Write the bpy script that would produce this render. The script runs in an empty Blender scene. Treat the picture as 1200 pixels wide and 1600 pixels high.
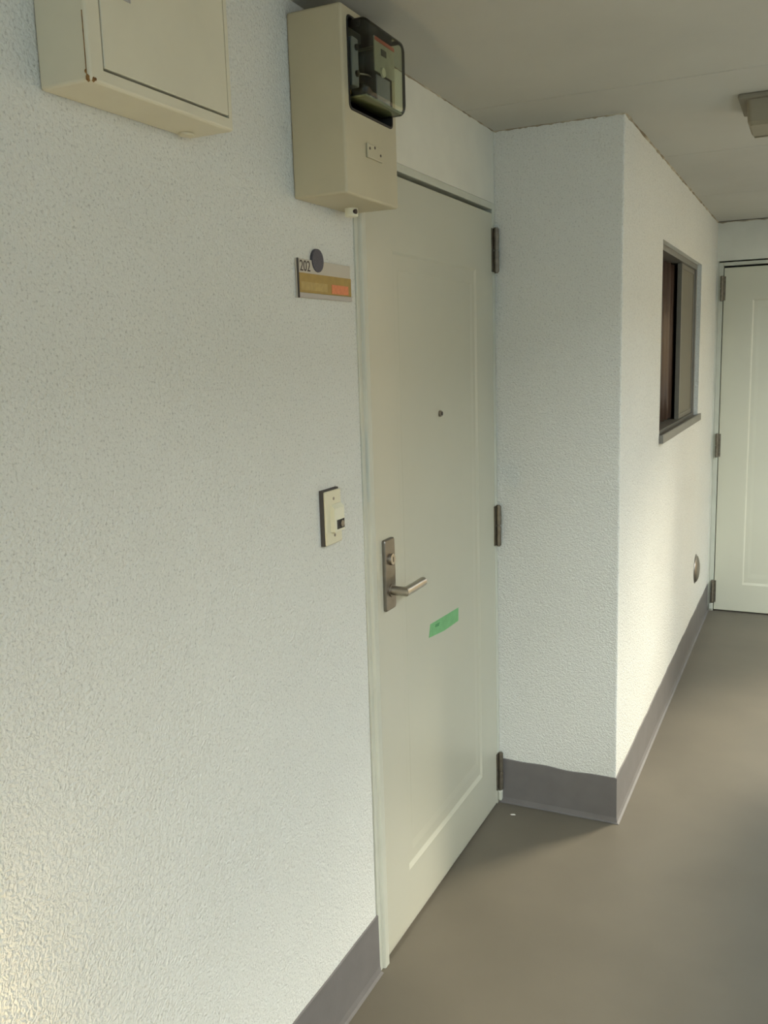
import bpy, bmesh, math, random
from mathutils import Vector, Matrix
random.seed(7)
S = bpy.context.scene
COL = S.collection

# ------------------------------------------------------------------ camera
H, D, YE, HB = 2.2281, 0.4026, 2.6955, 0.158      # ceiling, depth of the projecting block, end wall, skirting height
cam_loc = Vector((0.9479, -2.8311, 1.5498))
yaw, pitch, roll = 0.4489, -0.1701, -0.0307
fwd = Vector((-math.sin(yaw) * math.cos(pitch), math.cos(yaw) * math.cos(pitch), math.sin(pitch)))
r0 = Vector((math.cos(yaw), math.sin(yaw), 0)); u0 = r0.cross(fwd)
rt = r0 * math.cos(roll) + u0 * math.sin(roll)
up = -r0 * math.sin(roll) + u0 * math.cos(roll)
cd = bpy.data.cameras.new('camera'); cam = bpy.data.objects.new('camera', cd); COL.objects.link(cam)
m = Matrix((rt, up, -fwd)).transposed().to_4x4(); m.translation = cam_loc
cam.matrix_world = m
cd.sensor_fit = 'HORIZONTAL'; cd.sensor_width = 36.0; cd.lens = 1412.49 / 1200 * 36.0
cd.clip_start = 0.02; cd.clip_end = 200
S.camera = cam

# ------------------------------------------------------------------ sky, sun, exposure
w = bpy.data.worlds.new('sky'); S.world = w; w.use_nodes = True
nt = w.node_tree; nt.nodes.clear()
wo = nt.nodes.new('ShaderNodeOutputWorld'); bg = nt.nodes.new('ShaderNodeBackground')
tc = nt.nodes.new('ShaderNodeTexCoord'); sx = nt.nodes.new('ShaderNodeSeparateXYZ'); rp = nt.nodes.new('ShaderNodeValToRGB')
nt.links.new(tc.outputs['Generated'], sx.inputs[0]); nt.links.new(sx.outputs['Z'], rp.inputs[0])
rp.color_ramp.elements[0].position = 0.0; rp.color_ramp.elements[0].color = (0.30, 0.33, 0.34, 1)
rp.color_ramp.elements[1].position = 1.0; rp.color_ramp.elements[1].color = (0.86, 0.95, 1.0, 1)
nt.links.new(rp.outputs[0], bg.inputs['Color']); bg.inputs['Strength'].default_value = 12.0
nt.links.new(bg.outputs[0], wo.inputs[0])

SUN_AZ = Vector((0.58, 0.81, 0)).normalized(); SUN_EL = math.radians(34.5)
sd = bpy.data.lights.new('hazy_sun', 'SUN'); sd.energy = 4.6; sd.angle = math.radians(14); sd.color = (1.0, 0.88, 0.68)
sun = bpy.data.objects.new('hazy_sun', sd); COL.objects.link(sun)
sun.rotation_euler = (-(SUN_AZ * math.cos(SUN_EL) + Vector((0, 0, math.sin(SUN_EL))))).to_track_quat('-Z', 'Y').to_euler()
sun.location = (6, 8, 6)

vs = S.view_settings
S.display_settings.display_device = 'sRGB'
vs.view_transform = 'Standard'; vs.look = 'None'; vs.gamma = 1.0; vs.use_curve_mapping = False
vs.exposure = 0.12

# ------------------------------------------------------------------ materials
def mat(name, col, rough=0.6, metal=0.0, var=0.0, vscale=6.0, bump=0.0, bscale=200.0, col2=None, spec=0.5, **kw):
    M = bpy.data.materials.new(name); M.use_nodes = True
    n = M.node_tree.nodes; l = M.node_tree.links; b = n['Principled BSDF']
    b.inputs['Base Color'].default_value = (*col, 1); b.inputs['Roughness'].default_value = rough
    b.inputs['Metallic'].default_value = metal; b.inputs['Specular IOR Level'].default_value = spec
    for k, v in kw.items(): b.inputs[k].default_value = v
    t = n.new('ShaderNodeTexCoord')
    if var or col2:
        nz = n.new('ShaderNodeTexNoise'); nz.inputs['Scale'].default_value = vscale; nz.inputs['Detail'].default_value = 6
        l.new(t.outputs['Object'], nz.inputs['Vector'])
        mx = n.new('ShaderNodeMix'); mx.data_type = 'RGBA'
        c2 = col2 or tuple(max(0, c * (1 - var)) for c in col)
        mx.inputs['A'].default_value = (*c2, 1); mx.inputs['B'].default_value = (*col, 1)
        rr = n.new('ShaderNodeValToRGB'); rr.color_ramp.elements[0].position = 0.35; rr.color_ramp.elements[1].position = 0.65
        l.new(nz.outputs['Fac'], rr.inputs[0]); l.new(rr.outputs[0], mx.inputs['Factor']); l.new(mx.outputs['Result'], b.inputs['Base Color'])
    if bump:
        nb = n.new('ShaderNodeTexNoise'); nb.inputs['Scale'].default_value = bscale; nb.inputs['Detail'].default_value = 3
        l.new(t.outputs['Object'], nb.inputs['Vector'])
        bp = n.new('ShaderNodeBump'); bp.inputs['Strength'].default_value = bump; bp.inputs['Distance'].default_value = 0.002
        l.new(nb.outputs['Fac'], bp.inputs['Height']); l.new(bp.outputs[0], b.inputs['Normal'])
    return M

def stucco(name, col, scale=1.0, strength=0.40):
    M = bpy.data.materials.new(name); M.use_nodes = True
    n = M.node_tree.nodes; l = M.node_tree.links; b = n['Principled BSDF']
    b.inputs['Roughness'].default_value = 0.85; b.inputs['Specular IOR Level'].default_value = 0.25
    t = n.new('ShaderNodeTexCoord')
    # sprayed grain: blobs 4-6 mm across with open pits between them
    v = n.new('ShaderNodeTexVoronoi'); v.inputs['Scale'].default_value = 170 * scale; v.feature = 'SMOOTH_F1'
    v.inputs['Smoothness'].default_value = 0.6
    wz = n.new('ShaderNodeTexNoise'); wz.inputs['Scale'].default_value = 60 * scale; wz.inputs['Detail'].default_value = 2
    l.new(t.outputs['Object'], wz.inputs['Vector'])
    ad = n.new('ShaderNodeMixRGB'); ad.blend_type = 'LINEAR_LIGHT'; ad.inputs[0].default_value = 0.012
    l.new(t.outputs['Object'], ad.inputs[1]); l.new(wz.outputs['Color'], ad.inputs[2]); l.new(ad.outputs[0], v.inputs['Vector'])
    nz = n.new('ShaderNodeTexNoise'); nz.inputs['Scale'].default_value = 120 * scale; nz.inputs['Detail'].default_value = 4
    l.new(t.outputs['Object'], nz.inputs['Vector'])
    sb = n.new('ShaderNodeMath'); sb.operation = 'SUBTRACT'
    l.new(nz.outputs['Fac'], sb.inputs[0]); l.new(v.outputs['Distance'], sb.inputs[1])
    bp = n.new('ShaderNodeBump'); bp.inputs['Strength'].default_value = strength; bp.inputs['Distance'].default_value = 0.006
    l.new(sb.outputs[0], bp.inputs['Height']); l.new(bp.outputs[0], b.inputs['Normal'])
    # fine darker specks at random, faint cloudy wear
    r = n.new('ShaderNodeValToRGB'); r.color_ramp.elements[0].position = 0.0; r.color_ramp.elements[1].position = 0.16
    pit = n.new('ShaderNodeTexNoise'); pit.inputs['Scale'].default_value = 210 * scale; pit.inputs['Detail'].default_value = 2
    l.new(t.outputs['Object'], pit.inputs['Vector'])
    pm = n.new('ShaderNodeMath'); pm.operation = 'SUBTRACT'; pm.inputs[1].default_value = 0.28
    l.new(pit.outputs['Fac'], pm.inputs[0]); l.new(pm.outputs[0], r.inputs[0])
    mx = n.new('ShaderNodeMix'); mx.data_type = 'RGBA'
    mx.inputs['A'].default_value = (*[c * 0.72 for c in col], 1); mx.inputs['B'].default_value = (*col, 1)
    l.new(r.outputs[0], mx.inputs['Factor'])
    cl = n.new('ShaderNodeTexNoise'); cl.inputs['Scale'].default_value = 2.2; cl.inputs['Detail'].default_value = 5
    l.new(t.outputs['Object'], cl.inputs['Vector'])
    m2 = n.new('ShaderNodeMix'); m2.data_type = 'RGBA'; m2.blend_type = 'MULTIPLY'; m2.inputs['Factor'].default_value = 0.10
    l.new(mx.outputs['Result'], m2.inputs['A']); l.new(cl.outputs['Fac'], m2.inputs['B'])
    l.new(m2.outputs['Result'], b.inputs['Base Color'])
    return M

M = {}
M['stucco'] = stucco('white_stucco', (0.715, 0.725, 0.668))
M['plaster'] = mat('smooth_painted_plaster', (0.68, 0.675, 0.58), 0.7, var=0.06, vscale=9, bump=0.15, bscale=90)
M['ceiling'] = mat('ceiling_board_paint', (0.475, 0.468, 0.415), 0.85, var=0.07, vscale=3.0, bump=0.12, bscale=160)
M['joint'] = mat('dark_joint', (0.10, 0.085, 0.06), 0.9)
M['sealant'] = mat('dirty_sealant', (0.50, 0.46, 0.34), 0.8, col2=(0.16, 0.12, 0.07), vscale=14)
M['caulk'] = mat('pale_caulk', (0.24, 0.225, 0.19), 0.6, var=0.25, vscale=25)
M['skirt'] = mat('grey_skirting_paint', (0.150, 0.142, 0.135), 0.55, var=0.10, vscale=14, bump=0.1, bscale=120)
M['floor'] = mat('grey_brown_vinyl_sheet', (0.132, 0.117, 0.087), 0.5, var=0.16, vscale=2.4, bump=0.10, bscale=420, spec=0.4)
M['door'] = mat('cream_door_paint', (0.50, 0.495, 0.395), 0.27, var=0.03, vscale=3, spec=0.5)
M['door_lit'] = mat('lit_door_paint', (0.58, 0.57, 0.45), 0.27, var=0.03, vscale=3)  # door paint lightened in place of light missing at the corridor end
M['frame'] = mat('pale_frame_paint', (0.54, 0.55, 0.46), 0.4, var=0.06, vscale=12)
M['steel'] = mat('brushed_steel', (0.50, 0.46, 0.40), 0.30, 1.0, var=0.12, vscale=40)
M['steel_dull'] = mat('dull_steel', (0.30, 0.275, 0.24), 0.38, 1.0, var=0.12, vscale=40)
M['hinge'] = mat('dull_bronze_hinge', (0.22, 0.195, 0.15), 0.45, 0.7, var=0.3, vscale=60)
M['black'] = mat('black_rubber', (0.02, 0.019, 0.017), 0.6)
M['gap'] = mat('shadow_gap_rubber', (0.035, 0.03, 0.025), 0.9)
M['box'] = mat('cream_box_paint', (0.63, 0.60, 0.46), 0.42, var=0.06, vscale=8, bump=0.05, bscale=300)
M['box2'] = mat('beige_meter_box_paint', (0.49, 0.45, 0.31), 0.45, var=0.10, vscale=6, bump=0.05, bscale=300)
M['rust'] = mat('rust', (0.30, 0.17, 0.05), 0.9, col2=(0.14, 0.07, 0.02), vscale=120)
M['gold'] = mat('gold_card', (0.36, 0.235, 0.045), 0.45, var=0.15, vscale=60)
M['gold2'] = mat('pale_gold_smear', (0.44, 0.31, 0.09), 0.4, var=0.2, vscale=80)
M['orange'] = mat('orange_sticker', (0.72, 0.22, 0.085), 0.5, var=0.15, vscale=150)
M['plate'] = mat('aged_clear_plastic_holder', (0.46, 0.43, 0.36), 0.35)
M['plate2'] = mat('grey_plastic_lip', (0.40, 0.375, 0.345), 0.4)
M['ink'] = mat('brown_black_ink', (0.06, 0.045, 0.04), 0.7)
M['slate'] = mat('slate_grey_disc', (0.10, 0.095, 0.115), 0.7, var=0.3, vscale=300)
M['gasket'] = mat('dark_mounting_box', (0.060, 0.054, 0.048), 0.7)
M['cream'] = mat('cream_switch_plastic', (0.66, 0.63, 0.46), 0.35)
M['cream2'] = mat('pale_cream_plastic', (0.72, 0.71, 0.55), 0.35)
M['tape'] = mat('green_masking_tape', (0.18, 0.46, 0.20), 0.6, var=0.12, vscale=45)
M['tape2'] = mat('dark_green_spot', (0.07, 0.27, 0.10), 0.6)
M['alu'] = mat('grey_aluminium', (0.25, 0.24, 0.21), 0.42, 0.6, var=0.08, vscale=20)
M['sash'] = mat('beige_sash_paint', (0.17, 0.157, 0.12), 0.45, var=0.08, vscale=20)
M['bronze'] = mat('bronze_aluminium', (0.055, 0.042, 0.035), 0.28, 0.5)
M['curtain'] = mat('dark_brown_curtain', (0.085, 0.055, 0.042), 0.35)
M['lampcover'] = mat('aged_lamp_cover', (0.25, 0.22, 0.15), 0.5, var=0.1, vscale=18)
M['lampbase'] = mat('lamp_base_plate', (0.20, 0.18, 0.13), 0.6)
M['white'] = mat('white_scrap', (0.8, 0.8, 0.76), 0.8)
M['ground'] = mat('asphalt', (0.12, 0.12, 0.115), 0.9, var=0.3, vscale=3)
M['facade'] = mat('warm_render_facade', (0.31, 0.21, 0.105), 0.85, var=0.1, vscale=2)
M['facade2'] = mat('grey_render_facade', (0.23, 0.26, 0.28), 0.85, var=0.1, vscale=2)
M['dim'] = mat('dim_interior', (0.06, 0.045, 0.035), 0.9)
M['mech_dark'] = mat('meter_dark_plastic', (0.02, 0.02, 0.022), 0.4)
M['mech_grey'] = mat('meter_blue_grey_metal', (0.26, 0.275, 0.31), 0.4, 0.3)
M['mech_face'] = mat('meter_face_plate', (0.40, 0.40, 0.31), 0.5, var=0.15, vscale=60)
M['mech_red'] = mat('meter_red_edge', (0.45, 0.10, 0.07), 0.5)
M['reflection'] = mat('pale_green_reflection', (0.42, 0.45, 0.33), 0.25)
M['brass'] = mat('brass_coil', (0.30, 0.19, 0.07), 0.4, 0.8, var=0.4, vscale=150)
M['frosted'] = mat('frosted_pane', (0.17, 0.155, 0.115), 0.5, spec=0.2)
g = bpy.data.materials.new('clear_meter_glass'); g.use_nodes = True
gn = g.node_tree.nodes; gl_ = g.node_tree.links; gn.clear()
go = gn.new('ShaderNodeOutputMaterial'); gm = gn.new('ShaderNodeMixShader'); gt = gn.new('ShaderNodeBsdfTransparent'); gg = gn.new('ShaderNodeBsdfGlossy'); gf = gn.new('ShaderNodeFresnel')
gt.inputs[0].default_value = (0.93, 0.95, 0.89, 1); gg.inputs['Roughness'].default_value = 0.05; gf.inputs['IOR'].default_value = 1.35
gl_.new(gf.outputs[0], gm.inputs[0]); gl_.new(gt.outputs[0], gm.inputs[1]); gl_.new(gg.outputs[0], gm.inputs[2]); gl_.new(gm.outputs[0], go.inputs[0]); M['glass'] = g
wl = mat('added_warm_glow', (1.0, 0.85, 0.55), 0.4); wb = wl.node_tree.nodes['Principled BSDF']
wb.inputs['Emission Color'].default_value = (1.0, 0.70, 0.30, 1); wb.inputs['Emission Strength'].default_value = 210.0; M['warmglow'] = wl  # emitter added for the warm glow at lower left

# ------------------------------------------------------------------ mesh helpers (all in world coordinates)
ORG = {}
def root(name, loc, label=None, cat=None, group=None, kind=None):
    o = bpy.data.objects.new(name, None); COL.objects.link(o); o.location = loc; o.empty_display_size = 0.05
    ORG[o.name] = Vector(loc)
    if label: o['label'] = label
    if cat: o['category'] = cat
    if group: o['group'] = group
    if kind: o['kind'] = kind
    return o

def obj(name, bm, mats, parent=None, smooth=False, label=None, kind=None, cat=None, group=None):
    org = ORG[parent.name] if parent else Vector((0, 0, 0))
    bmesh.ops.recalc_face_normals(bm, faces=bm.faces)
    bmesh.ops.translate(bm, verts=bm.verts, vec=-org)
    me = bpy.data.meshes.new(name); bm.to_mesh(me); bm.free()
    for mm in (mats if isinstance(mats, (list, tuple)) else [mats]): me.materials.append(mm)
    if smooth:
        for p in me.polygons: p.use_smooth = True
    o = bpy.data.objects.new(name, me); COL.objects.link(o)
    if parent: o.parent = parent
    ORG[o.name] = org
    if label: o['label'] = label
    if cat: o['category'] = cat
    if group: o['group'] = group
    if kind: o['kind'] = kind
    return o

def box(x0, x1, y0, y1, z0, z1, bev=0.0, seg=2, bm=None):
    b = bmesh.new()
    bmesh.ops.create_cube(b, size=1)
    for v in b.verts:
        v.co = Vector((x0 + (v.co.x + .5) * (x1 - x0), y0 + (v.co.y + .5) * (y1 - y0), z0 + (v.co.z + .5) * (z1 - z0)))
    if bev: bmesh.ops.bevel(b, geom=b.edges[:], offset=bev, segments=seg, affect='EDGES', profile=0.5)
    return merge(bm, b)

def merge(bm, b):
    if bm is None: return b
    me = bpy.data.meshes.new('tmp'); b.to_mesh(me); b.free(); bm.from_mesh(me); bpy.data.meshes.remove(me)
    return bm

AX = {'x': Matrix.Rotation(math.pi / 2, 3, 'Y'), 'y': Matrix.Rotation(-math.pi / 2, 3, 'X'), 'z': Matrix.Identity(3)}
def cyl(c, axis, r, h, seg=24, r2=None, bev=0.0, bm=None):
    b = bmesh.new()
    bmesh.ops.create_cone(b, cap_ends=True, segments=seg, radius1=r, radius2=r if r2 is None else r2, depth=h)
    if bev:
        ed = [e for e in b.edges if abs(e.verts[0].co.z - e.verts[1].co.z) < 1e-6]
        bmesh.ops.bevel(b, geom=ed, offset=bev, segments=2, affect='EDGES', profile=0.5)
    for v in b.verts: v.co = AX[axis] @ v.co + Vector(c)
    return merge(bm, b)

def prism(pts, axis, a0, a1, bm=None):
    """extrude a 2-D outline; axis x: pts are (y,z); y: (x,z); z: (x,y)"""
    b = bmesh.new()
    def P(p, a): return {'x': (a, p[0], p[1]), 'y': (p[0], a, p[1]), 'z': (p[0], p[1], a)}[axis]
    lo = [b.verts.new(P(p, a0)) for p in pts]; hi = [b.verts.new(P(p, a1)) for p in pts]
    b.faces.new(lo); b.faces.new(hi)
    for i in range(len(pts)):
        j = (i + 1) % len(pts); b.faces.new((lo[i], lo[j], hi[j], hi[i]))
    return merge(bm, b)

def rrect(y0, y1, z0, z1, r, n=5):
    out = []
    for cy, cz, a0 in ((y1 - r, z1 - r, 0), (y0 + r, z1 - r, 90), (y0 + r, z0 + r, 180), (y1 - r, z0 + r, 270)):
        for k in range(n + 1):
            a = math.radians(a0 + 90 * k / n); out.append((cy + r * math.cos(a), cz + r * math.sin(a)))
    return out

def loft(rings, cap0=True, cap1=True, bm=None):
    b = bmesh.new(); vs_ = [[b.verts.new(p) for p in r] for r in rings]
    for a, c in zip(vs_, vs_[1:]):
        for i in range(len(a)):
            j = (i + 1) % len(a); b.faces.new((a[i], a[j], c[j], c[i]))
    if cap0: b.faces.new(vs_[0])
    if cap1: b.faces.new(vs_[-1])
    return merge(bm, b)

def boolean_cut(o, cutters):
    for bm in cutters:
        bmesh.ops.recalc_face_normals(bm, faces=bm.faces)
        me = bpy.data.meshes.new('cut'); bm.to_mesh(me); bm.free(); c = bpy.data.objects.new('cut', me); COL.objects.link(c)
        md = o.modifiers.new('b', 'BOOLEAN'); md.object = c; md.operation = 'DIFFERENCE'; md.solver = 'EXACT'
        bpy.context.view_layer.update()
        ev = o.evaluated_get(bpy.context.evaluated_depsgraph_get())
        nm = bpy.data.meshes.new_from_object(ev); o.modifiers.clear(); o.data = nm
        bpy.data.objects.remove(c)

XR = 1.50      # inner face of the parapet
YB = -6.0      # corridor continues behind the camera
# ------------------------------------------------------------------ the setting
obj('floor', box(-0.30, XR + 0.14, YB, YE + 0.3, -0.18, 0.0), M['floor'], kind='structure')
# left wall, with the doorway cut out and a rounded plaster return beside the frame
WL = -0.978
rr = 0.008
out = [(YB, 0)]
out += [(WL, 0), (WL, 2.010), (0.0, 2.010), (0.0, H), (YB, H)]
bm = prism(out, 'x', -0.20, 0.0)
ed = [e for e in bm.edges if all(abs(v.co.x) < 1e-6 for v in e.verts) and all(abs(v.co.y - WL) < 1e-6 for v in e.verts)]
bmesh.ops.bevel(bm, geom=ed, offset=0.007, segments=4, affect='EDGES', profile=0.5)
wall_left = obj('wall_left', bm, M['stucco'], kind='structure')
# smooth painted field above the door
obj('trim_1', box(-0.01, 0.0015, WL, -0.001, 2.012, H - 0.001, 0.001), M['plaster'], kind='structure')

# projecting block with the window niche
WY0, WY1, WZ0, WZ1 = 0.757, 1.985, 1.200, 1.948
bm = box(-0.20, D, 0.0, YE, 0.0, H)
ed = [e for e in bm.edges if all(abs(v.co.x - D) < 1e-6 and abs(v.co.y) < 1e-6 for v in e.verts)]
bmesh.ops.bevel(bm, geom=ed, offset=0.006, segments=3, affect='EDGES', profile=0.5)
wall_middle = obj('wall_middle', bm, M['stucco'], kind='structure')
boolean_cut(wall_middle, [box(D - 0.30, D + 0.05, WY0, WY1, WZ0, WZ1)])

# end wall with the second doorway
E0, E1 = 0.413, 1.245
bm = prism([(D - 0.2, 0), (E0, 0), (E0, 2.018), (E1, 2.018), (E1, 0), (XR + 0.14, 0), (XR + 0.14, H), (D - 0.2, H)], 'y', YE, YE + 0.2)
obj('wall_end', bm, M['plaster'], kind='structure')
obj('wall_behind_end', box(D - 0.2, XR + 0.14, YE + 0.2, YE + 0.3, 0, H), M['dim'], kind='structure')
obj('wall_behind_left', box(-0.32, -0.20, YB, 0.1, 0, H), M['dim'], kind='structure')
obj('wall_right', box(XR, XR + 0.14, YB, 1.3, 0, 1.06, 0.006), M['stucco'], kind='structure')

# ceiling: boards with open joints under a slab
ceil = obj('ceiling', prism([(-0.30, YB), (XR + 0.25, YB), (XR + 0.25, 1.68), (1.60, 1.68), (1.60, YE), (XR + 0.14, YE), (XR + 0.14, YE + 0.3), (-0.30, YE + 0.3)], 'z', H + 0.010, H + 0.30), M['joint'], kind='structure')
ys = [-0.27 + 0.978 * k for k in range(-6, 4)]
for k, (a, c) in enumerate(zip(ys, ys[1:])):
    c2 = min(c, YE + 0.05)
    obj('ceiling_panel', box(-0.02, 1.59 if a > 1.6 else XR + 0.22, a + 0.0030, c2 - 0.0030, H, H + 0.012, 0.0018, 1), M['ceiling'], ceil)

# skirtings: painted band with a cove at the foot and a slightly wavy upper edge
def skirting(name, pts, z1=HB, t=0.004, cove=0.007):
    """pts: polyline (x,y) along the wall foot, normals to the right-hand side given by n"""
    b = bmesh.new(); rings = []
    for (x, y, nx, ny) in pts:
        wob = 0.0022 * math.sin(17 * (x + y)) + 0.0016 * math.sin(41 * (x - y) + 1)
        pr = [(0, z1 + wob), (t, z1 - 0.001 + wob), (t + 0.001, cove + 0.012), (t + 0.004, cove * 0.5), (t + 0.011, cove * 0.16), (t + cove, 0.0012), (0, 0.0012)]
        rings.append([Vector((x + nx * d, y + ny * d, z)) for d, z in pr])
    vv = [[b.verts.new(p) for p in r] for r in rings]
    for a, c in zip(vv, vv[1:]):
        for i in range(len(a)):
            j = (i + 1) % len(a); b.faces.new((a[i], a[j], c[j], c[i]))
    b.faces.new(vv[0]); b.faces.new(vv[-1])
    return obj(name, b, M['skirt'], kind='structure')
N = 40
skirting('baseboard_left', [(0.0, YB + (WL - YB) * i / N, 1, 0) for i in range(N + 1)])
P = [(0.0 + (D) * i / 24, 0.0, 0, -1) for i in range(24)] + [(D, 0.0, 1, -1)] + [(D, 0.0 + YE * i / N, 1, 0) for i in range(1, N + 1)]
skirting('baseboard_middle', P)
# pale caulk seam where the skirting cove meets the floor sheet
def seam(name, pts, wdt=0.005):
    b = bmesh.new(); rings = []
    for x, y, nx, ny in pts:
        rings.append([Vector((x + nx * d, y + ny * d, z)) for d, z in ((0.0090 - wdt * .5, 0.0005), (0.0090, 0.0016), (0.0090 + wdt * .5, 0.0005))])
    vv = [[b.verts.new(p) for p in r] for r in rings]
    for a, c in zip(vv, vv[1:]):
        for i in range(3):
            j = (i + 1) % 3; b.faces.new((a[i], a[j], c[j], c[i]))
    return obj(name, b, M['caulk'], kind='structure')
seam('trim_2', [(0.0, YB + (WL - YB) * i / N, 1, 0) for i in range(N + 1)])
seam('trim_3', P)
# ragged old sealant along the ceiling joint
def bead(name, a, c, n1, r=0.004):
    a, c = Vector(a), Vector(c); n = 46; b = bmesh.new(); rings = []
    for i in range(n + 1):
        p = a.lerp(c, i / n); s = r * (0.35 + 0.9 * abs(math.sin(i * 1.7) * math.sin(i * 0.63 + 1)))
        rings.append([p + Vector((0, 0, 0.001)), p + Vector(n1) * s, p - Vector((0, 0, s * 1.1))])
    vv = [[b.verts.new(p) for p in q] for q in rings]
    for u, v in zip(vv, vv[1:]):
        for i in range(3):
            j = (i + 1) % 3; b.faces.new((u[i], u[j], v[j], v[i]))
    return obj(name, b, M['sealant'], kind='structure')
bead('trim_4', (0.0015, -1.0, H), (0.0015, 0, H), (1, 0, 0), 0.003)
bead('trim_5', (0, 0, H), (D, 0, H), (0, -1, 0), 0.004)
bead('trim_6', (D, 0, H), (D, YE, H), (1, 0, 0), 0.0055)
bead('trim_7', (D, YE, H), (XR, YE, H), (0, -1, 0), 0.006)

# ------------------------------------------------------------------ doors
def door(name, place, w0, w1, zt, hinge_zs, paint='door'):
    """built facing +x with y along the wall; place() maps (x,y,z) to the world. w0..w1 = outer frame edges."""
    rt_ = root(name, place((0, (w0 + w1) / 2, 0)), kind='structure')
    def put(nm, bm, mt, parent=rt_, **k):
        for v in bm.verts: v.co = Vector(place(v.co))
        return obj(nm, bm, mt, parent, **k)
    l0, l1 = w0 + 0.047, w1 - 0.030           # leaf edges
    zg = zt - 0.030
    # frame: latch jamb with a stepped face, slim hinge jamb, head
    fr = prism([(-0.05, w0), (0.003, w0 + 0.0005), (0.0045, w0 + 0.003), (0.0045, w0 + 0.016), (0.010, w0 + 0.018), (0.012, w0 + 0.021), (0.012, w0 + 0.040), (0.009, w0 + 0.0435), (-0.05, w0 + 0.0435)], 'z', 0.0, zt)
    put('door_jamb', fr, M['frame'])
    put('door_jamb', box(-0.05, 0.003, l1 + 0.004, w1, 0.0, zt, 0.002), M['frame'])
    put('door_head', box(-0.05, 0.005, w0 + 0.044, l1 + 0.0035, zg + 0.011, zt, 0.002), M['frame'])
    put('door_stop', box(-0.055, -0.047, w0 + 0.01, w1 - 0.002, 0.0, zt - 0.002), M['gap'])
    put('threshold', box(-0.05, -0.002, w0 + 0.044, l1 + 0.0035, 0.0, 0.004), M['steel_dull'])
    # leaf: flush face with two sunk steps around the centre panel
    def ring(y0, y1, z0, z1, x): return [(x, y0, z0), (x, y1, z0), (x, y1, z1), (x, y0, z1)]
    xf = 0.004
    o0, o1, oz0, oz1 = l0 + 0.150, l1 - 0.153, 0.172, 1.802
    i0, i1, iz0, iz1 = o0 + 0.037, o1 - 0.028, 0.215, 1.757
    z0 = 0.010; zl = zg + 0.0
    R = [ring(l0, l1, z0, zl, -0.036), ring(l0, l1, z0, zl, xf - 0.002), ring(l0 + .002, l1 - .002, z0 + .002, zl - .002, xf),
         ring(o0, o1, oz0, oz1, xf), ring(o0 + .002, o1 - .002, oz0 + .002, oz1 - .002, xf - .0008), ring(o0 + .008, o1 - .008, oz0 + .013, oz1 - .008, xf - .0048),
         ring(o0 + .010, o1 - .010, oz0 + .016, oz1 - .010, xf - .005), ring(i0 - .002, i1 + .002, iz0, iz1, xf - .005),
         ring(i0 + .002, i1 - .016, iz0 + .024, iz1 - .003, xf - .0063)]
    leaf = put('door_leaf', loft(R), M[paint])
    for hz in hinge_zs:
        hb = prism([(0.0035, l1 - 0.010), (0.0065, l1 - 0.010), (0.0065, l1 + 0.008), (0.0035, l1 + 0.008)], 'z', hz - 0.066, hz + 0.066)
        h = put('hinge', hb, M['hinge'])
        cy = l1 + 0.010
        for a, b_ in ((-0.066, -0.003), (0.003, 0.066)):
            put('knuckle', cyl((0.0135, cy, hz + (a + b_) / 2), 'z', 0.0085, b_ - a, 16, bev=0.001), M['hinge'], h, smooth=False)
        put('hinge_pin', cyl((0.0135, cy, hz), 'z', 0.006, 0.139, 12, bev=0.001), M['hinge'], h)
    return rt_, put, leaf, l0, l1

idp = lambda p: (p[0], p[1], p[2])
d1, put1, leaf1, l0, l1 = door('door_1', idp, WL, -0.001, 2.010, (1.868, 0.988, 0.122))
# small painted foot piece under the lowest hinge
put1('hinge_foot', box(0.003, 0.016, -0.026, -0.004, 0.012, 0.050, 0.004), M['frame'])
# peephole
pe = put1('peephole', cyl((0.0, -0.483, 1.389), 'x', 0.0085, 0.010, 20, bev=0.0015), M['steel_dull'], leaf1)
put1('peephole_lens', cyl((0.0045, -0.483, 1.389), 'x', 0.0055, 0.004, 16), M['black'], leaf1)
# escutcheon, lock cylinder and lever
ep = rrect(-0.890, -0.832, 0.928, 1.108, 0.006)
esc = put1('escutcheon', loft([[(0.004, y, z) for y, z in ep], [(0.0100, y, z) for y, z in ep],
                              [(0.0125, -0.861 + (y + 0.861) * 0.93, 1.018 + (z - 1.018) * 0.975) for y, z in ep]]), M['steel_dull'])
lk = put1('lock_cylinder', cyl((0.014, -0.859, 1.056), 'x', 0.0145, 0.012, 28, bev=0.002), M['steel'], esc)
put1('key_slot', box(0.0195, 0.0206, -0.8602, -0.8578, 1.0500, 1.0620), M['black'], esc)
lp = []
def tube(path, r, seg=20, bm=None):
    rings = []
    for i, p in enumerate(path):
        p = Vector(p)
        if i == 0: t = Vector(path[1]) - p
        elif i == len(path) - 1: t = p - Vector(path[i - 1])
        else: t = (Vector(path[i + 1]) - p).normalized() + (p - Vector(path[i - 1])).normalized()
        t.normalize(); a = Vector((0, 0, 1)); bb = t.cross(a).normalized()
        k = 1.0
        if 0 < i < len(path) - 1:
            c = (Vector(path[i + 1]) - p).normalized().dot(t); k = 1 / max(c, 0.5)
        rings.append([p + bb * (math.cos(q) * r * k) + a * (math.sin(q) * r) for q in [2 * math.pi * j / seg for j in range(seg)]])
    return loft(rings, bm=bm)
lz = 0.977
lv = put1('lever_handle', tube([(0.010, -0.859, lz), (0.030, -0.859, lz), (0.052, -0.859, lz), (0.052, -0.752, lz)], 0.0118, 28), M['steel'])
rz = put1('lever_rose', cyl((0.0135, -0.859, lz), 'x', 0.0165, 0.004, 28, bev=0.001), M['steel_dull'], esc)
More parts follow.
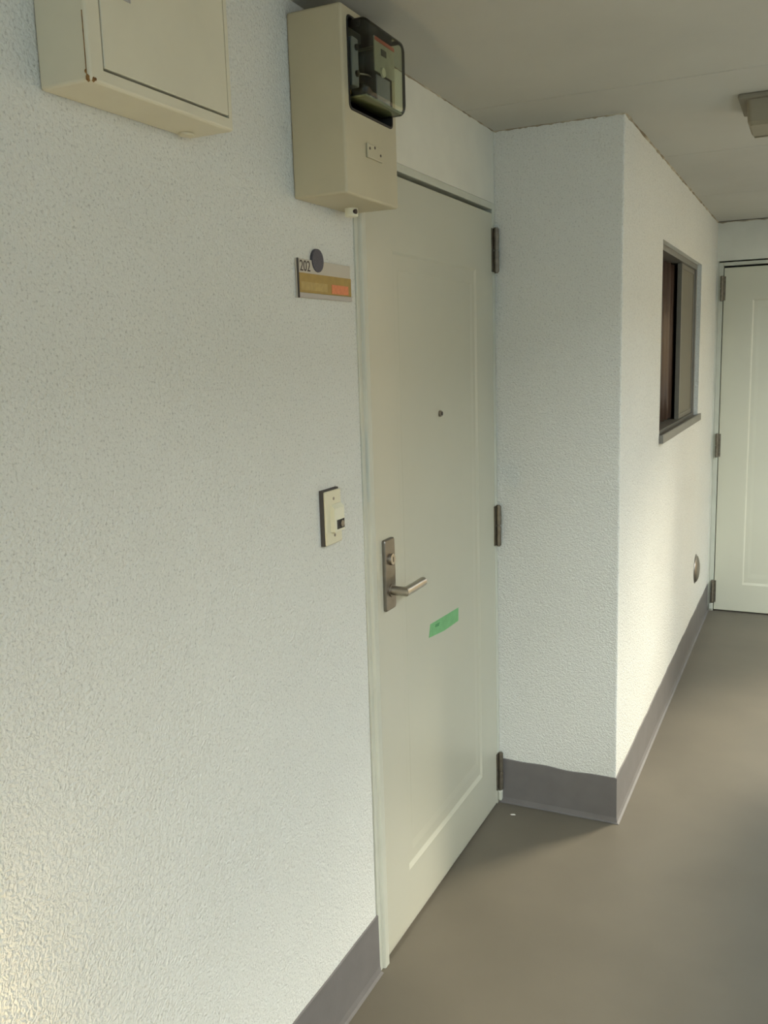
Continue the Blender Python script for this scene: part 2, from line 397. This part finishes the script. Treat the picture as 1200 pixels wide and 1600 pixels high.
for o in (lv,):
    for p in o.data.polygons: p.use_smooth = len(p.vertices) == 4
    o.data.set_sharp_from_angle(angle=math.radians(35))

# door 2 at the corridor's end: faces -y, hinges on its left
rotp = lambda p: (-p[1] + 0.0, YE - p[0], p[2])     # wall axis y -> -x, outward +x -> -y
d2, put2, leaf2, m0, m1 = door('door_2', rotp, -E1, -E0, 2.010, (1.868, 0.988, 0.122), 'door_lit')
put2('hinge_foot', box(0.003, 0.016, -E0 - 0.026, -E0 - 0.004, 0.012, 0.050, 0.004), M['frame'])
esc2 = put2('escutcheon', loft([[(0.004, y, z) for y, z in rrect(m0 + .035, m0 + .093, 0.928, 1.108, 0.006)], [(0.012, y, z) for y, z in rrect(m0 + .035, m0 + .093, 0.928, 1.108, 0.006)]]), M['steel_dull'])
put2('lever_handle', tube([(0.010, m0 + .064, lz), (0.030, m0 + .064, lz), (0.052, m0 + .064, lz), (0.052, m0 + .171, lz)], 0.0118, 20), M['steel'])

# ------------------------------------------------------------------ window in the block
win = root('window_1', (D, (WY0 + WY1) / 2, WZ0), kind='structure')
xs = D - 0.026
def frame_ring(x0, x1, y0, y1, z0, z1, t):
    b = bmesh.new()
    box(x0, x1, y0, y0 + t, z0, z1, 0.001, 1, b); box(x0, x1, y1 - t, y1, z0, z1, 0.001, 1, b)
    box(x0, x1, y0 + t, y1 - t, z1 - t, z1, 0.001, 1, b); box(x0, x1, y0 + t, y1 - t, z0, z0 + t, 0.001, 1, b)
    return b
obj('window_frame', frame_ring(D - 0.110, D - 0.020, WY0 + 0.001, WY1 - 0.001, WZ0 + 0.001, WZ1 - 0.001, 0.024), M['alu'], win)
ym = 1.515
s1 = obj('sash', frame_ring(xs - 0.024, xs - 0.004, ym, WY1 - 0.026, WZ0 + 0.026, WZ1 - 0.026, 0.022), M['sash'], win)
obj('pane', box(xs - 0.014, xs - 0.007, ym + 0.020, WY1 - 0.046, WZ0 + 0.046, WZ1 - 0.046), M['frosted'], s1)
obj('window_sill', prism([(D - 0.0195, WZ0 + 0.012), (D - 0.0195, WZ0 - 0.0), (D + 0.001, WZ0 - 0.0), (D + 0.001, WZ0 - 0.012), (D + 0.016, WZ0 - 0.012), (D + 0.016, WZ0 + 0.018), (D + 0.013, WZ0 + 0.021)], 'y', WY0 - 0.004, WY1 + 0.006), M['alu'], win)
# curtain hanging inside the open half
n = 120; b = bmesh.new(); rows = []
for z in (WZ0 + 0.032, (WZ0 + WZ1) / 2, WZ1 - 0.032):
    rows.append([b.verts.new((D - 0.076 + 0.010 * math.sin(i * 0.62) + 0.004 * math.sin(i * 1.7 + 1), WY0 + 0.031 + (WY1 - WY0 - 0.062) * i / n, z)) for i in range(n + 1)])
for u, v in zip(rows, rows[1:]):
    for i in range(n): b.faces.new((u[i], u[i + 1], v[i + 1], v[i]))
r_ = bmesh.ops.extrude_face_region(b, geom=b.faces[:])
bmesh.ops.translate(b, verts=[e for e in r_['geom'] if isinstance(e, bmesh.types.BMVert)], vec=(-0.002, 0, 0))
cu = obj('curtain', b, M['curtain'], smooth=True, label='dark brown pleated curtain hanging behind the open half of the corridor window', cat='curtain')

# ------------------------------------------------------------------ metal cabinet, upper left
bx = root('wall_cabinet', (0, -1.712, 1.910), 'cream steel wall cabinet with a flush door and rusty corner, leftmost box on the wall', 'cabinet')
B0, B1, BZ0, BZ1, BX = -1.872, -1.552, 1.910, 2.200, 0.087
bb = box(0.0, BX, B0, B1, BZ0, BZ1, 0.0045, 3)
body = obj('cabinet_body', bb, M['box'], bx)
boolean_cut(body, [box(BX - 0.012, BX + 0.01, B0 + 0.026, B1 - 0.012, BZ0 + 0.018, BZ1 - 0.018)])
obj('door_recess', box(BX - 0.0118, BX - 0.0100, B0 + 0.0265, B1 - 0.0125, BZ0 + 0.0185, BZ1 - 0.0185), M['gap'], bx)
cdoor = obj('door', box(BX - 0.009, BX + 0.0010, B0 + 0.0282, B1 - 0.0140, BZ0 + 0.0215, BZ1 - 0.0195, 0.0015), M['box'], bx)
la = obj('latch', box(BX + 0.0011, BX + 0.0035, B0 + 0.052, B0 + 0.084, 2.0315, 2.090, 0.001), M['steel_dull'], cdoor, label='small grey metal latch plate')
obj('latch_frame', frame_ring(BX + 0.0011, BX + 0.0028, B0 + 0.048, B0 + 0.088, 2.0275, 2.094, 0.0035), M['plate2'], cdoor)
obj('drain_plug', cyl((0.020, B1 - 0.035, BZ0 - 0.002), 'z', 0.012, 0.004, 20, bev=0.001), M['box'], bx)
b = bmesh.new()
for (px, py, pz, s) in ((BX - .004, B0 + .001, BZ0 + .004, .0045), (BX - .001, B0 + .007, BZ0 + .0035, .0035), (BX - .006, B0 - 0.0002, BZ0 + .012, .0025), (BX + .0002, B0 + .010, BZ0 + .004, .002)):
    q = bmesh.new(); bmesh.ops.create_icosphere(q, subdivisions=1, radius=s)
    for v in q.verts: v.co = Vector((v.co.x * .6, v.co.y, v.co.z * 1.2)) + Vector((px, py, pz))
    merge(b, q)
o = obj('rust_blister', b, M['rust'], bx, label='brown rust blisters on the corner'); o['kind'] = 'stuff'
obj('rust_streak', box(BX - 0.0058, BX - 0.0044, B0 - 0.0004, B0 + 0.001, BZ0 + 0.006, BZ0 + 0.085), M['rust'], bx, label='thin rust line on the edge')

# ------------------------------------------------------------------ electricity meter box
mb = root('meter_box', (0, -1.108, 1.860), 'tall beige electricity meter box with bulging clear glass, above the near doorway', 'meter')
Y0, Y1, Z0, Z1, X1 = -1.227, -0.990, 1.860, 2.200, 0.118
mbody = obj('meter_housing', box(0.0, X1, Y0, Y1, Z0, Z1, 0.005, 3), M['box2'], mb)
OY0, OY1, OZ0, OZ1 = Y0 + 0.020, Y1 - 0.020, 2.016, 2.186
pp = rrect(OY0, OY1, OZ0, OZ1, 0.012)
boolean_cut(mbody, [loft([[(0.018, y, z) for y, z in pp], [(X1 + 0.02, y, z) for y, z in pp]])])
obj('meter_well', loft([[(0.019, OY0 + (y - OY0) * .99 + .001, z) for y, z in pp], [(0.022, OY0 + (y - OY0) * .99 + .001, z) for y, z in pp]]), M['mech_dark'], mb)
# black gasket lining the opening
def tube_ring(outl, inn, x0, x1):
    b = bmesh.new()
    A = [[b.verts.new((x, y, z)) for y, z in pts] for x, pts in ((x0, outl), (x1, outl), (x1, inn), (x0, inn))]
    for k in range(4):
        u, v = A[k], A[(k + 1) % 4]
        for i in range(len(u)):
            j = (i + 1) % len(u); b.faces.new((u[i], u[j], v[j], v[i]))
    return b
obj('gasket', tube_ring(rrect(OY0 + .0005, OY1 - .0005, OZ0 + .0005, OZ1 - .0005, .0115), rrect(OY0 + .004, OY1 - .004, OZ0 + .004, OZ1 - .004, .009), 0.023, X1 + 0.0015), M['black'], mb)
# glass cover: thin-walled rounded tray
GX = 0.156
gy0, gy1, gz0, gz1 = OY0 + 0.006, OY1 - 0.004, OZ0 + 0.020, OZ1 - 0.006
def tray(inset, x0, xf, rnd):
    rings = []
    pts = [(x0, 0.0)]
    for k in range(7):
        a = math.pi / 2 * k / 6; pts.append((xf - rnd + rnd * math.sin(a), rnd - rnd * math.cos(a)))
    return [[(x, y, z) for y, z in rrect(gy0 + inset + d, gy1 - inset - d, gz0 + inset + d, gz1 - inset - d, max(0.004, 0.016 - inset - d * .2))] for x, d in pts]
o_ = tray(0.0, 0.060, GX, 0.014); i_ = tray(0.0025, 0.060, GX - 0.0025, 0.0118)
b = bmesh.new(); loft(o_, cap0=False, cap1=True, bm=b); loft([r for r in i_], cap0=False, cap1=True, bm=b)
b.verts.ensure_lookup_table()
bmesh.ops.bridge_loops(b, edges=[e for e in b.edges if e.is_boundary])
cover = obj('glass_cover', b, M['glass'], mb, label='clear bulging glass cover')
for p in cover.data.polygons: p.use_smooth = True
cover.data.set_sharp_from_angle(angle=math.radians(50))
obj('cover_strip', box(0.100, GX - 0.008, gy0 + 0.012, gy1 - 0.012, gz0 + 0.0035, gz0 + 0.0075, 0.0015), M['reflection'], mb, label='pale green painted rim at the foot of the glass')  # pale slab standing in for the reflection in the glass tray
# mechanism behind the glass
fp = obj('face_plate', box(0.132, 0.135, -1.122, -1.030, 2.104, 2.168, 0.001), M['mech_face'], mb)
obj('red_mark', box(0.1352, 0.1358, -1.121, -1.031, 2.160, 2.167), M['mech_red'], fp, label='red strip along the face plate')
obj('register_window', box(0.1352, 0.1360, -1.094, -1.070, 2.138, 2.150), M['mech_dark'], fp)
obj('white_tab', cyl((0.137, -1.090, 2.106), 'x', 0.009, 0.004, 16), M['cream2'], fp)
obj('label_plate', box(0.128, 0.131, -1.106, -1.045, 2.052, 2.101, 0.001), M['mech_grey'], mb)
br = obj('bracket', box(0.075, 0.122, -1.192, -1.166, 2.062, 2.150, 0.003), M['mech_grey'], mb, label='blue-grey metal bracket')
for zz in (2.132, 2.085): obj('bolt', cyl((0.123, -1.178, zz), 'x', 0.006, 0.006, 12), M['mech_dark'], br)
obj('upper_block', box(0.040, 0.108, -1.195, -1.125, 2.153, 2.172, 0.003), M['mech_dark'], mb)
obj('lower_block', box(0.040, 0.098, -1.195, -1.050, 2.040, 2.056, 0.003), M['mech_dark'], mb)
obj('rotor_disc', cyl((0.085, -1.105, 2.100), 'z', 0.030, 0.003, 32), M['steel'], mb)
cl = obj('coil', cyl((0.075, -1.138, 2.080), 'z', 0.013, 0.034, 18, bev=0.002), M['brass'], mb)
for k in range(5): cyl_z = obj('coil_ring', cyl((0.075, -1.138, 2.066 + 0.007 * k), 'z', 0.0140, 0.0022, 18), M['brass'], cl)
# sealed service plate under the glass, cable stub beneath
sp = obj('service_plate', box(X1 + 0.0003, X1 + 0.0045, -1.140, -1.070, 1.940, 1.967, 0.0015), M['box2'], mb)
for yy, zz in ((-1.131, 1.958), (-1.108, 1.9625), (-1.082, 1.952)):
    obj('screw_hole', cyl((X1 + 0.0046, yy, zz), 'x', 0.0028, 0.001, 12), M['ink'], sp)
obj('cable_stub', cyl((0.040, -1.060, Z0 - 0.008), 'z', 0.014, 0.018, 20, bev=0.002), M['cream2'], mb)
obj('stub_hole', cyl((0.052, -1.066, Z0 - 0.008), 'x', 0.005, 0.006, 12), M['ink'], mb)

# ------------------------------------------------------------------ name plate
npz0, npz1, ny0, ny1 = 1.671, 1.748, -1.236, -1.006
npl = root('name_plate', (0, (ny0 + ny1) / 2, npz0), 'flat nameplate holder numbered 202 with a gold card, on the wall left of the door', 'nameplate')
obj('holder', box(0.0, 0.004, ny0, ny1, npz0, npz1, 0.001), M['plate'], npl)
obj('holder_end', box(0.0042, 0.0075, ny0, ny0 + 0.0035, npz0, npz1, 0.0006), M['gasket'], npl)
gc = obj('name_card', box(0.0042, 0.0050, ny0 + 0.0036, ny1, 1.682, 1.7205), M['gold'], npl, label='gold card')
obj('erased_strip', box(0.0051, 0.0054, ny0 + 0.012, ny0 + 0.122, 1.687, 1.7035), M['gold2'], gc, label='paler rubbed strip where the name stood')
obj('orange_sticker', box(0.0051, 0.0056, ny0 + 0.140, ny1 - 0.014, 1.6845, 1.7035, 0.0002), M['orange'], gc, label='orange-red sticker')
obj('lower_rail', box(0.0042, 0.0066, ny0 + 0.0036, ny1, npz0 + 0.001, 1.6815, 0.0006), M['plate2'], npl)
cu_ = bpy.data.curves.new('room_number', 'FONT'); cu_.body = '202'; cu_.size = 0.030; cu_.extrude = 0.0002; cu_.align_x = 'LEFT'
tmp = bpy.data.objects.new('tmp_text', cu_); COL.objects.link(tmp); bpy.context.view_layer.update()
me = bpy.data.meshes.new_from_object(tmp.evaluated_get(bpy.context.evaluated_depsgraph_get())); bpy.data.objects.remove(tmp)
b = bmesh.new(); b.from_mesh(me)
for v in b.verts: v.co = Vector((0.0043 + v.co.z, ny0 + 0.012 + v.co.x * 0.95, 1.7245 + v.co.y))
num = obj('room_number', b, M['ink'], npl)
num['kind'] = 'stuff'
ds = obj('round_disc', cyl((0.0032, -1.1515, 1.7485), 'x', 0.0235, 0.0064, 32, bev=0.001), M['slate'], None,
         label='round slate-grey disc stuck over the top edge of the 202 nameplate', cat='sticker')

# ------------------------------------------------------------------ doorbell button
dbz0, dbz1, dy0, dy1 = 1.152, 1.273, -1.180, -1.108
db = root('doorbell', (0, (dy0 + dy1) / 2, dbz0), 'cream doorbell plate on a dark backing, on the wall left of the near door', 'doorbell')
obj('mounting_box', box(0.0, 0.0085, dy0, dy1, dbz0, dbz1, 0.001), M['gasket'], db)
pl_ = obj('cover_plate', box(0.0085, 0.0150, dy0 + 0.002, dy1 - 0.001, dbz0 + 0.001, dbz1 - 0.003, 0.003, 3), M['cream'], db)
for zz in (1.252, 1.172): obj('screw', cyl((0.0152, -1.143, zz), 'x', 0.0034, 0.0014, 14), M['steel_dull'], pl_)
hs = obj('button_housing', prism([(0.0150, 1.181), (0.0150, 1.240), (0.0185, 1.240), (0.0255, 1.232), (0.0255, 1.181)], 'y', -1.160, -1.116), M['cream2'], db)
obj('button_recess', box(0.0256, 0.0264, -1.150, -1.118, 1.186, 1.206), M['black'], hs)
obj('bell_button', cyl((0.0270, -1.130, 1.196), 'x', 0.0075, 0.004, 20, bev=0.001), M['steel_dull'], hs)

# ------------------------------------------------------------------ green tape on the door
tz = -0.0021
tp = [(-0.583, 0.8085), (-0.363, 0.7985), (-0.3645, 0.7575), (-0.480, 0.7600), (-0.595, 0.7725)]
tr = root('tape_strip', (tz, -0.475, 0.757), 'strip of green masking tape stuck slightly askew on the near door', 'tape')
b = prism(tp, 'x', tz - 0.0002, tz + 0.0004); obj('tape', b, M['tape'], tr)
b = prism([(-0.545, 0.7975), (-0.515, 0.7955), (-0.522, 0.7865), (-0.548, 0.7900)], 'x', tz + 0.0004, tz + 0.0009); obj('torn_scrap', b, M['tape2'], tr, label='darker doubled scrap of tape')

# ------------------------------------------------------------------ round cap on the passage wall
cp = root('vent_cap', (D, 2.075, 0.320), 'small round grey metal cap low on the passage wall near the far door', 'vent')
rings = []
for k in range(7):
    a = math.pi / 2 * k / 6
    rings.append([(D + 0.020 * math.sin(a) + 0.002, 2.075 + 0.072 * max(0.02, math.cos(a)) * math.cos(t), 0.394 + 0.072 * max(0.02, math.cos(a)) * math.sin(t)) for t in [2 * math.pi * j / 28 for j in range(28)]])
rings.insert(0, [(D, y, z) for _, y, z in rings[0]])
obj('dome', loft(rings), M['steel_dull'], cp, smooth=True)
obj('flange', cyl((D + 0.001, 2.075, 0.394), 'x', 0.078, 0.002, 28), M['alu'], cp)

# ------------------------------------------------------------------ ceiling lamp
lr = root('ceiling_lamp', (0.93, 0.08, H), 'boxy beige ceiling lamp, switched off, fixed to the passage ceiling', 'lamp')
obj('base_plate', box(0.712, 1.150, -0.030, 0.190, H - 0.014, H, 0.004), M['lampbase'], lr)
lc = loft([[(x, y, H - 0.0142) for x, y in rrect(0.732, 1.130, -0.014, 0.174, 0.012)],
           [(x, y, H - 0.070) for x, y in rrect(0.737, 1.125, -0.008, 0.168, 0.012)],
           [(x, y, H - 0.080) for x, y in rrect(0.744, 1.118, 0.000, 0.160, 0.010)]])
lcv = obj('lamp_cover', lc, M['lampcover'], lr)
obj('cover_strip', tube_ring([(0, 0)], [(0, 0)], 0, 0) if False else box(0.746, 1.116, 0.150, 0.158, H - 0.0835, H - 0.0800, 0.001), M['lampcover'], lcv)

# added light unit on the left wall, out of view, to make the warm glow
fl = root('added_glow', (0, -2.40, 0.56), 'small added light low on the left wall, out of view, making the amber glow', 'lamp')
obj('backplate', box(0.0, 0.012, -2.44, -2.36, 0.56, 0.70, 0.004), M['alu'], fl)
obj('glow_block', box(0.012, 0.050, -2.43, -2.37, 0.57, 0.69, 0.008, 3), M['warmglow'], fl)

# paper scrap on the floor near the hinge
b = prism([(0.066, -0.083), (0.072, -0.085), (0.084, -0.080), (0.078, -0.076), (0.070, -0.079)], 'z', 0.0, 0.0016)
obj('paper_scrap', b, M['white'], label='tiny white scrap lying on the floor by the lowest hinge', cat='scrap')

# ------------------------------------------------------------------ beyond the parapet: unseen buildings, sized and toned to shape the daylight
obj('opposite_facade', box(6.5, 14, -0.6, 7.0, -3.0, 9.0), M['facade'], kind='structure')
obj('far_facade', box(6.5, 14, 7.0, 18, -3.0, 4.9), M['facade'], kind='structure')
obj('near_facade', box(6.5, 14, -14, -0.7, -3.0, 4.1), M['facade2'], kind='structure')
obj('rear_facade', box(-8, 6, -16, -11, -3.0, 3.6), M['facade2'], kind='structure')
obj('ground', box(-30, 40, -40, 60, -3.2, -3.0), M['ground'], kind='structure')
